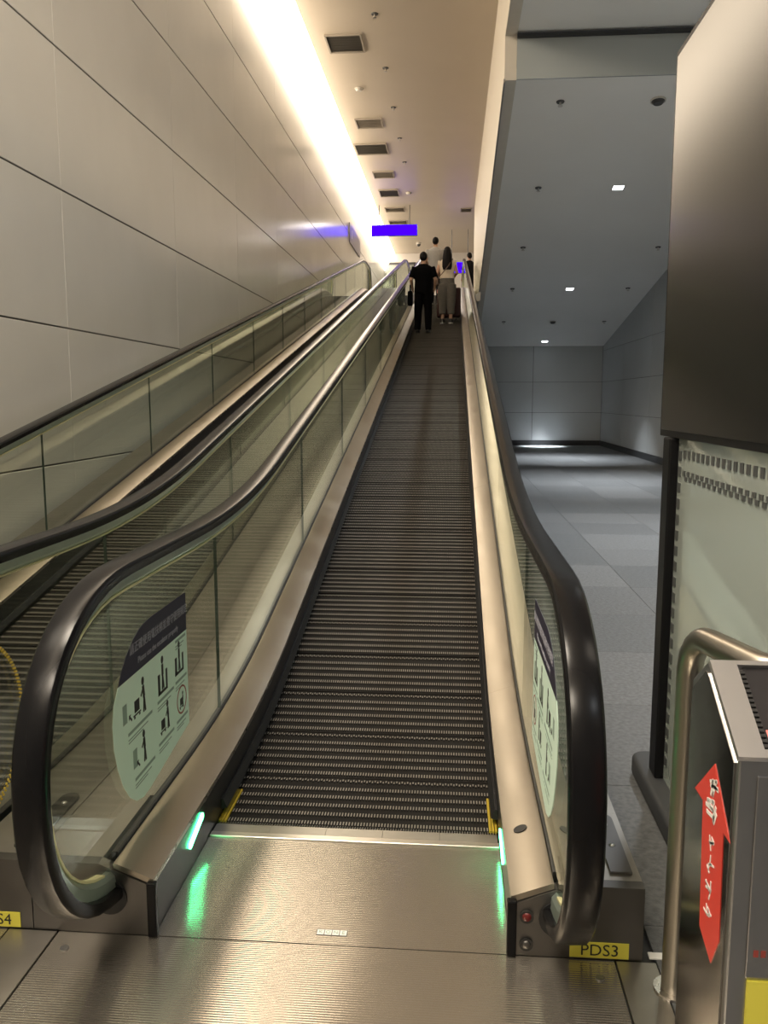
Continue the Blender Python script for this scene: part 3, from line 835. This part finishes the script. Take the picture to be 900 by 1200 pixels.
while yq > 1.96:
    dash(yq, 1.337, .014, .0145); dash(yq, 1.272, .015, .008); dash(yq - .026, 1.254, .014, .008); yq -= .053
zq = 1.33
while zq > .14: dash(3.058, zq, .018, .017); zq -= .058
fo = fr.obj('frit_dashes', 'frit', gpn); fo['kind'] = 'stuff'
# a tilted corner light bar of the pane's top edge is reflected light; nothing is painted

# ================================================================== STEEL GATE (tube + kiosk)
G = empty('guard_rail', (.592, 2.03, 0)); tag(G, 'bent stainless steel tube rail standing beside the arrow kiosk', 'rail')
pts = [(0, 0, 0.004), (0, 0, .5), (0, 0, .86)]
for k in range(1, 7):
    a = PI / 2 * k / 6; pts.append((.012 * (1 - math.cos(a)), -.11 * (1 - math.cos(a)), .86 + .11 * math.sin(a)))
pts += [(.06, -.28, .972)]
for k in range(1, 7):
    a = PI / 2 * k / 6; pts.append((.06 + .10 * (1 - math.cos(a)) + .015 * math.sin(a), -.28 - .05 * math.sin(a), .972))
pts += [(.42, -.335, .972)]
for k in range(1, 7):
    a = PI / 2 * k / 6; pts.append((.42 + .1 * math.sin(a), -.335, .972 - .1 * (1 - math.cos(a))))
pts += [(.52, -.335, .5), (.52, -.335, .004)]
wn(MB().tube(pts, .031, 20).obj('tube', 'tube_steel', G), 40)
for (x, y) in ((0, 0), (.52, -.335)): MB().cyl((x, y, .0), .05, .008, n=24).obj('flange', 'steel', G)
MB().cyl((-.027, -.012, .885), .005, .004, 'X', 12).obj('indicator', 'green_led', G)
MB().cyl((.026, -.06, .86), .012, .02, 'X', 12).obj('bolt', 'screw', G)

KX = .47
K = empty('gate_kiosk', (KX, 1.33, 0)); tag(K, 'stainless steel kiosk with a sloped screen and a red arrow on its side', 'kiosk')
prof = [(0, 0), (0, .947), (.168, 1.053), (.185, 1.053), (.27, .99), (.27, 0)]
MB().prism(prof, 'X', .004, .27).obj('body', 'kiosk_steel', K, bevel=.004)
MB().prism([(.012, .02), (.012, .935), (.17, 1.035), (.182, 1.035), (.258, .975), (.258, .02)], 'X', .0, .0039).obj('side_panel', 'kiosk_side', K)
# sloped top: bezel and screen
sa = math.atan2(1.053 - .947, .168); Lt = math.hypot(.168, .106)
def top(x, t, h): return (x, t * math.cos(sa) - h * math.sin(sa), .947 + t * math.sin(sa) + h * math.cos(sa))
def tbox(name, x0, x1, t0, t1, h0, h1, m, par=K):
    v = [top(x, t, h) for h in (h0, h1) for t in (t0, t1) for x in (x0, x1)]
    return mesh_obj(name, v, [(0, 2, 3, 1), (4, 5, 7, 6), (0, 1, 5, 4), (2, 6, 7, 3), (0, 4, 6, 2), (1, 3, 7, 5)], m, par)
tbox('bezel', .0, .045, -.004, Lt, .0005, .012, 'bezel_steel'); tbox('bezel', .225, .27, -.004, Lt, .0005, .012, 'bezel_steel')
tbox('bezel', .0451, .2249, -.004, .012, .0005, .012, 'bezel_steel'); tbox('bezel', .0451, .2249, Lt - .01, Lt, .0005, .012, 'bezel_steel')
scr = tbox('screen', .056, .2245, .0125, Lt - .0105, .0006, .004, 'screen_glass')
mb = MB()
for k in range(16):
    t = .018 + k * .0102; v = [top(x, tt, h) for h in (.0006, .009) for tt in (t, t + .006) for x in (.0455, .0555)]
    mb.add(v, [(0, 2, 3, 1), (4, 5, 7, 6), (0, 1, 5, 4), (2, 6, 7, 3), (0, 4, 6, 2), (1, 3, 7, 5)])
mb.obj('ridge_strip', 'gasket', K)
tbox('red_mark', .060, .15, .022, .055, .0041, .0048, 'pink', scr)
# arrow on the side
ar = [(.10, .893), (.205, .797), (.155, .797), (.135, .560), (.065, .535), (.030, .60), (.040, .797), (.004, .797)]
aw = MB().prism(ar, 'X', -.0012, -.0002).obj('arrow', 'arrow_red', K); aw['label'] = 'red arrow sticker with white marks'
def mark(y, z, s_, n):
    m_ = MB()
    for k in range(n):
        a = random.uniform(-.5, .5) + (PI / 2 if k % 2 else 0); L = s_ * random.uniform(.5, 1)
        cx_, cz_ = y + random.uniform(-.4, .4) * s_, z + random.uniform(-.4, .4) * s_
        dx, dz = math.cos(a) * L / 2, math.sin(a) * L / 2; nx, nz = -math.sin(a) * s_ * .07, math.cos(a) * s_ * .07
        m_.prism([(cx_ - dx - nx, cz_ - dz - nz), (cx_ + dx - nx, cz_ + dz - nz), (cx_ + dx + nx, cz_ + dz + nz), (cx_ - dx + nx, cz_ - dz + nz)], 'X', -.002, -.0013)
    m_.obj('white_mark', 'white_paint', aw)
mark(.10, .845, .045, 6); mark(.098, .80, .05, 7)
for k in range(4): mark(.095, .745 - k * .042, .028, 5)
# front face panel, sticker
MB().box(.034, .24, -.004, -.0002, .56, .92).obj('front_panel', 'kiosk_steel', K, bevel=.002)
MB().box(.038, .20, -.0055, -.0002, .40, .555).obj('yellow_sticker', 'label_yellow', K)
mb = MB()
for k in range(4): mb.box(.045 + k * .012, .053 + k * .012, -.0052, -.0041, .60, .612)
mb.obj('red_lettering', 'ink_red', K)

# ================================================================== PEOPLE
def remesh(mb, name, m, parent, vox, it=4):
    me = bpy.data.meshes.new(name); me.from_pydata(mb.v, [], mb.f)
    bm = bmesh.new(); bm.from_mesh(me); bmesh.ops.recalc_face_normals(bm, faces=bm.faces); bm.to_mesh(me); bm.free()
    o = bpy.data.objects.new(name, me); col.objects.link(o)
    r = o.modifiers.new('r', 'REMESH'); r.mode = 'VOXEL'; r.voxel_size = vox; r.use_smooth_shade = True
    sm = o.modifiers.new('s', 'SMOOTH'); sm.factor = .5; sm.iterations = it
    dg = bpy.context.evaluated_depsgraph_get()
    nm = bpy.data.meshes.new_from_object(o.evaluated_get(dg)); bpy.data.objects.remove(o)
    nm.name = name; nm.materials.clear(); nm.materials.append(MATS[m])
    nm.polygons.foreach_set('use_smooth', [True] * len(nm.polygons))
    return link(bpy.data.objects.new(name, nm), parent)

def person(label, loc, rz, H, spec):
    P = empty('person', loc, rz); tag(P, label, 'person')
    k = H / 1.70; V = lambda *p: tuple(q * k for q in p)
    stance = spec.get('stance', .10); shw = spec.get('sh', .185); wide = spec.get('wide', 1.0)
    female = spec.get('female', False)
    arms = spec['arms']          # per side: elbow, wrist (local, +x right, +y forward)
    body = MB()
    # trunk, neck and head in one surface
    body.loft([V(0, 0, z, rx, ry) for z, rx, ry in [(.82, .10, .08), (.90, .155, .105), (1.02, .14, .095), (1.15, .135, .095), (1.28, .165, .105), (1.38, .165, .09), (1.43, .09, .07), (1.47, .055, .055), (1.53, .05, .055)]])
    body.ell(V(0, .02, 1.60), V(.073, .092, .108), 16, 12)
    body.ell(V(0, .045, 1.545), V(.05, .055, .05), 12, 8)
    body.ell(V(0, .118, 1.592), V(.012, .018, .022), 8, 6)          # nose
    for s_ in (-1, 1): body.ell(V(s_ * .076, .015, 1.595), V(.012, .02, .032), 8, 6)   # ears
    for i, s_ in enumerate((-1, 1)):
        body.tube([V(s_ * .09, 0, .90), V(s_ * (stance - .005), .012, .50), V(s_ * stance, -.015, .09)], [.088 * k, .056 * k, .036 * k], 12)
        body.ell(V(s_ * stance, .05, .045), V(.042, .125, .04), 12, 8)
        e, wv = arms[i]
        sh = V(s_ * (shw - .02), 0, 1.385); e = V(*e); wv = V(*wv)
        body.tube([sh, e, wv], [.052 * k, .040 * k, .026 * k], 12)
        # hand with palm, four fingers and thumb
        d = (Vector(wv) - Vector(e)).normalized(); pc = Vector(wv) + d * .05 * k
        side = d.cross(Vector((s_, 0, 0.001))).normalized()
        body.tube([Vector(wv), pc + d * .02 * k], [.026 * k, .032 * k], 10)
        for q in range(4):
            b0 = pc + side * (q - 1.5) * .019 * k + d * .02 * k
            ln = (.062, .072, .066, .052)[q] * k
            cv_ = Vector((-s_, 0, 0)) * .018 * k
            body.tube([b0, b0 + d * ln * .5, b0 + d * ln + cv_], [.0098 * k, .009 * k, .0075 * k], 8)
        tb_ = Vector(wv) + d * .02 * k + side * .02 * k
        body.tube([tb_, tb_ + side * .03 * k + d * .025 * k, tb_ + side * .035 * k + d * .06 * k], [.012 * k, .0105 * k, .008 * k], 8)
    remesh(body, 'body', 'skin', P, .0085 * k, 3)
    for s_ in (-1, 1): MB().ell(V(s_ * .03, .106, 1.612), V(.011, .006, .007), 8, 6).obj('eye', 'ink', P, smooth=True)
    MB().ell(V(0, .103, 1.553), V(.022, .006, .005), 8, 6).obj('mouth', 'ink_red', P, smooth=True)
    # shirt
    st = MB(); hem = spec.get('hem', .86)
    st.loft([V(0, 0, z, rx * wide, ry * wide) for z, rx, ry in [(hem, .172, .128), (.98, .165, .122), (1.10, .16, .118), (1.26, .188, .128), (1.36, .196, .118), (1.415, .135, .09), (1.455, .072, .068)] if z >= hem])
    for i, s_ in enumerate((-1, 1)):
        e, wv = arms[i]; sh = Vector(V(s_ * (shw - .025), 0, 1.385)); ev = Vector(V(*e)); t = spec.get('sleeve', .75)
        st.tube([sh, sh + (ev - sh) * t], [.072 * k, .062 * k * spec.get('slw', 1)], 14)
    remesh(st, 'shirt', spec['shirt'], P, .012 * k, 5)
    # trousers
    tr = MB(); cuff = spec.get('cuff', .06); tw = spec.get('tw', 1.0)
    tr.loft([V(0, 0, z, rx, ry) for z, rx, ry in [(.80, .135, .115), (.88, .178, .128), (.96, .172, .124), (spec.get('waist', 1.0), .16, .115)]])
    for s_ in (-1, 1):
        tr.loft([V(s_ * x, y, z, r_ * tw, r_ * 1.08 * tw) for x, y, z, r_ in [(stance, -.01, cuff, .062), (stance - .002, 0, cuff + .18, .072), (stance - .005, .012, .50, .084), (.095, 0, .70, .094), (.088, 0, .88, .098)]])
    remesh(tr, 'trousers', spec['trousers'], P, .012 * k, 4)
    # shoes
    for s_ in (-1, 1):
        sh = MB()
        sh.loft([V(s_ * stance, .045, z, rx, ry) for z, rx, ry in [(.012, .05, .14), (.05, .05, .138), (.075, .045, .10)]]); sh.ell(V(s_ * stance, -.02, .085), V(.045, .06, .035), 12, 8)
        so = remesh(sh, 'shoe', 'shoe_black', P, .010 * k, 3)
        sl_ = MB(); sl_.loft([V(s_ * stance, .045, z, .055, .147) for z in (.0, .022)], 20)
        sl_.obj('sole', spec.get('sole', 'shoe_black'), so)
    # hair
    hr = MB()
    hr.ell(V(0, .005, 1.622), V(.084, .100, .098), 16, 12); hr.ell(V(0, -.045, 1.585), V(.078, .058, .075), 14, 10)
    if female:
        hr.loft([V(0, y, z, rx, ry) for y, z, rx, ry in [(-.115, 1.19, .095, .028), (-.11, 1.26, .115, .038), (-.10, 1.36, .115, .05), (-.085, 1.45, .108, .062), (-.05, 1.55, .098, .08), (-.02, 1.64, .088, .09)]])
    h = remesh(hr, 'hair', 'hair', P, .010 * k, 4)
    return P, k, V

def on_belt(xc_unused, x, y): return (x, y, belt_z(y) - .004)
PA, ka, VA = person('person in black t-shirt and black trousers standing on the walkway beside the woman', on_belt(0, -.60, 16.95), 0, 1.56,
    dict(arms=[((-.265, -.03, 1.12), (-.245, .14, .98)), ((.265, -.03, 1.12), (.245, .15, .98))], shirt='cloth_black', trousers='cloth_black', wide=1.16, sh=.205, slw=1.15, sleeve=.82, stance=.115, hem=.84, tw=1.06))
PB, kb, VB = person('person with long black hair, cream top and cropped olive trousers behind a suitcase', on_belt(0, -.14, 18.35), 0, 1.60,
    dict(arms=[((-.225, -.02, 1.13), (-.17, .20, 1.08)), ((.225, -.02, 1.13), (.17, .20, 1.08))], shirt='cloth_cream', trousers='cloth_olive', female=True, hem=1.0, waist=1.06, cuff=.21, tw=1.28, sleeve=.35, slw=.9, sh=.17, stance=.095, sole='sole_white'))
PC, kc, VC = person('person in light grey shirt standing farther up the walkway', on_belt(0, -.48, 22.4), 0, 1.70,
    dict(arms=[((-.24, -.03, 1.12), (-.19, .18, 1.0)), ((.24, -.03, 1.12), (.19, .18, 1.0))], shirt='cloth_grey', trousers='cloth_dark', wide=1.12, sh=.20, slw=1.1, sole='sole_white'))
PD, kd, VD = person('person in dark clothes on the upper landing beside the bulkhead', (.52, K1 + 3.3, ZU), R(20), 1.72,
    dict(arms=[((-.23, -.02, 1.12), (-.23, .06, .88)), ((.23, -.02, 1.12), (.23, .06, .88))], shirt='cloth_dark', trousers='cloth_dark', sleeve=1.0))
# crossbody strap and small bag of the woman (worn: it moves with her, yet can be lifted away)
b = empty('crossbody_bag', (0, 0, 0)); b.location = PB.location; tag(b, 'small tan crossbody bag with a thin strap on the long-haired woman', 'bag')
pt = [VB(.10, .10, 1.40), VB(.13, .02, 1.452), VB(.10, -.11, 1.39), VB(.03, -.165, 1.27), VB(-.06, -.165, 1.16), VB(-.155, -.12, 1.06), VB(-.205, -.02, 1.01), VB(-.17, .13, 1.08), VB(-.02, .155, 1.27), VB(.10, .10, 1.40)]
MB().tube(pt, .009 * kb, 6, caps=False).obj('strap', 'leather_tan', b, smooth=True)
MB().box(-.25, -.18, -.10, .10, .80, .94).obj('pouch', 'leather_tan', b, bevel=.02, seg=3)
# shoulder bag hanging from the man's arm
b = empty('hand_bag', (PA.location.x - .262, PA.location.y + .06, PA.location.z)); tag(b, 'black bag hanging from the arm of the person in black', 'bag')
MB().prism([(-.12, .54), (.12, .54), (.10, .82), (-.10, .82)], 'X', -.05, .05).obj('pouch', 'cloth_black', b, bevel=.03, seg=3)
MB().tube([(0, -.08, .80), (0, -.07, .91), (0, 0, .94), (0, .07, .91), (0, .08, .80)], .012, 8).obj('strap', 'cloth_black', b, smooth=True)
# suitcase
def suitcase(x, y, w_, h, d_, m, label):
    o = empty('suitcase', (x, y, belt_z(y) - .004)); o.rotation_euler = (0, 0, R(2)); tag(o, label, 'suitcase')
    MB().box(-w_ / 2, w_ / 2, -d_ / 2, d_ / 2, .06, h).obj('shell', m, o, bevel=.04, seg=4)
    for s_ in (-1, 1): MB().cyl((s_ * w_ * .32 - .012, -d_ * .3, .032), .032, .024, 'X', 12).cyl((s_ * w_ * .32 - .012, d_ * .3, .05), .032, .024, 'X', 12).obj('wheel', 'gasket', o)
    MB().tube([(-.09, d_ * .3, h - .02), (-.09, d_ * .3, h + .30), (.09, d_ * .3, h + .30), (.09, d_ * .3, h - .02)], .009, 8).obj('pull_handle', 'steel', o)
    MB().box(-w_ * .3, -w_ * .22, -d_ / 2 - .006, -d_ / 2 - .0005, .12, h - .06).box(w_ * .22, w_ * .3, -d_ / 2 - .006, -d_ / 2 - .0005, .12, h - .06).obj('ribs', m, o)
    MB().box(-w_ / 2 - .006, -w_ / 2 + .05, -d_ / 2 - .004, -d_ / 2 + .05, h - .12, h - .05).obj('tag', 'pink', o)
    return o
suitcase(-.10, 18.92, .52, .70, .30, 'case_red', 'dark red hard-shell suitcase standing before the long-haired woman')
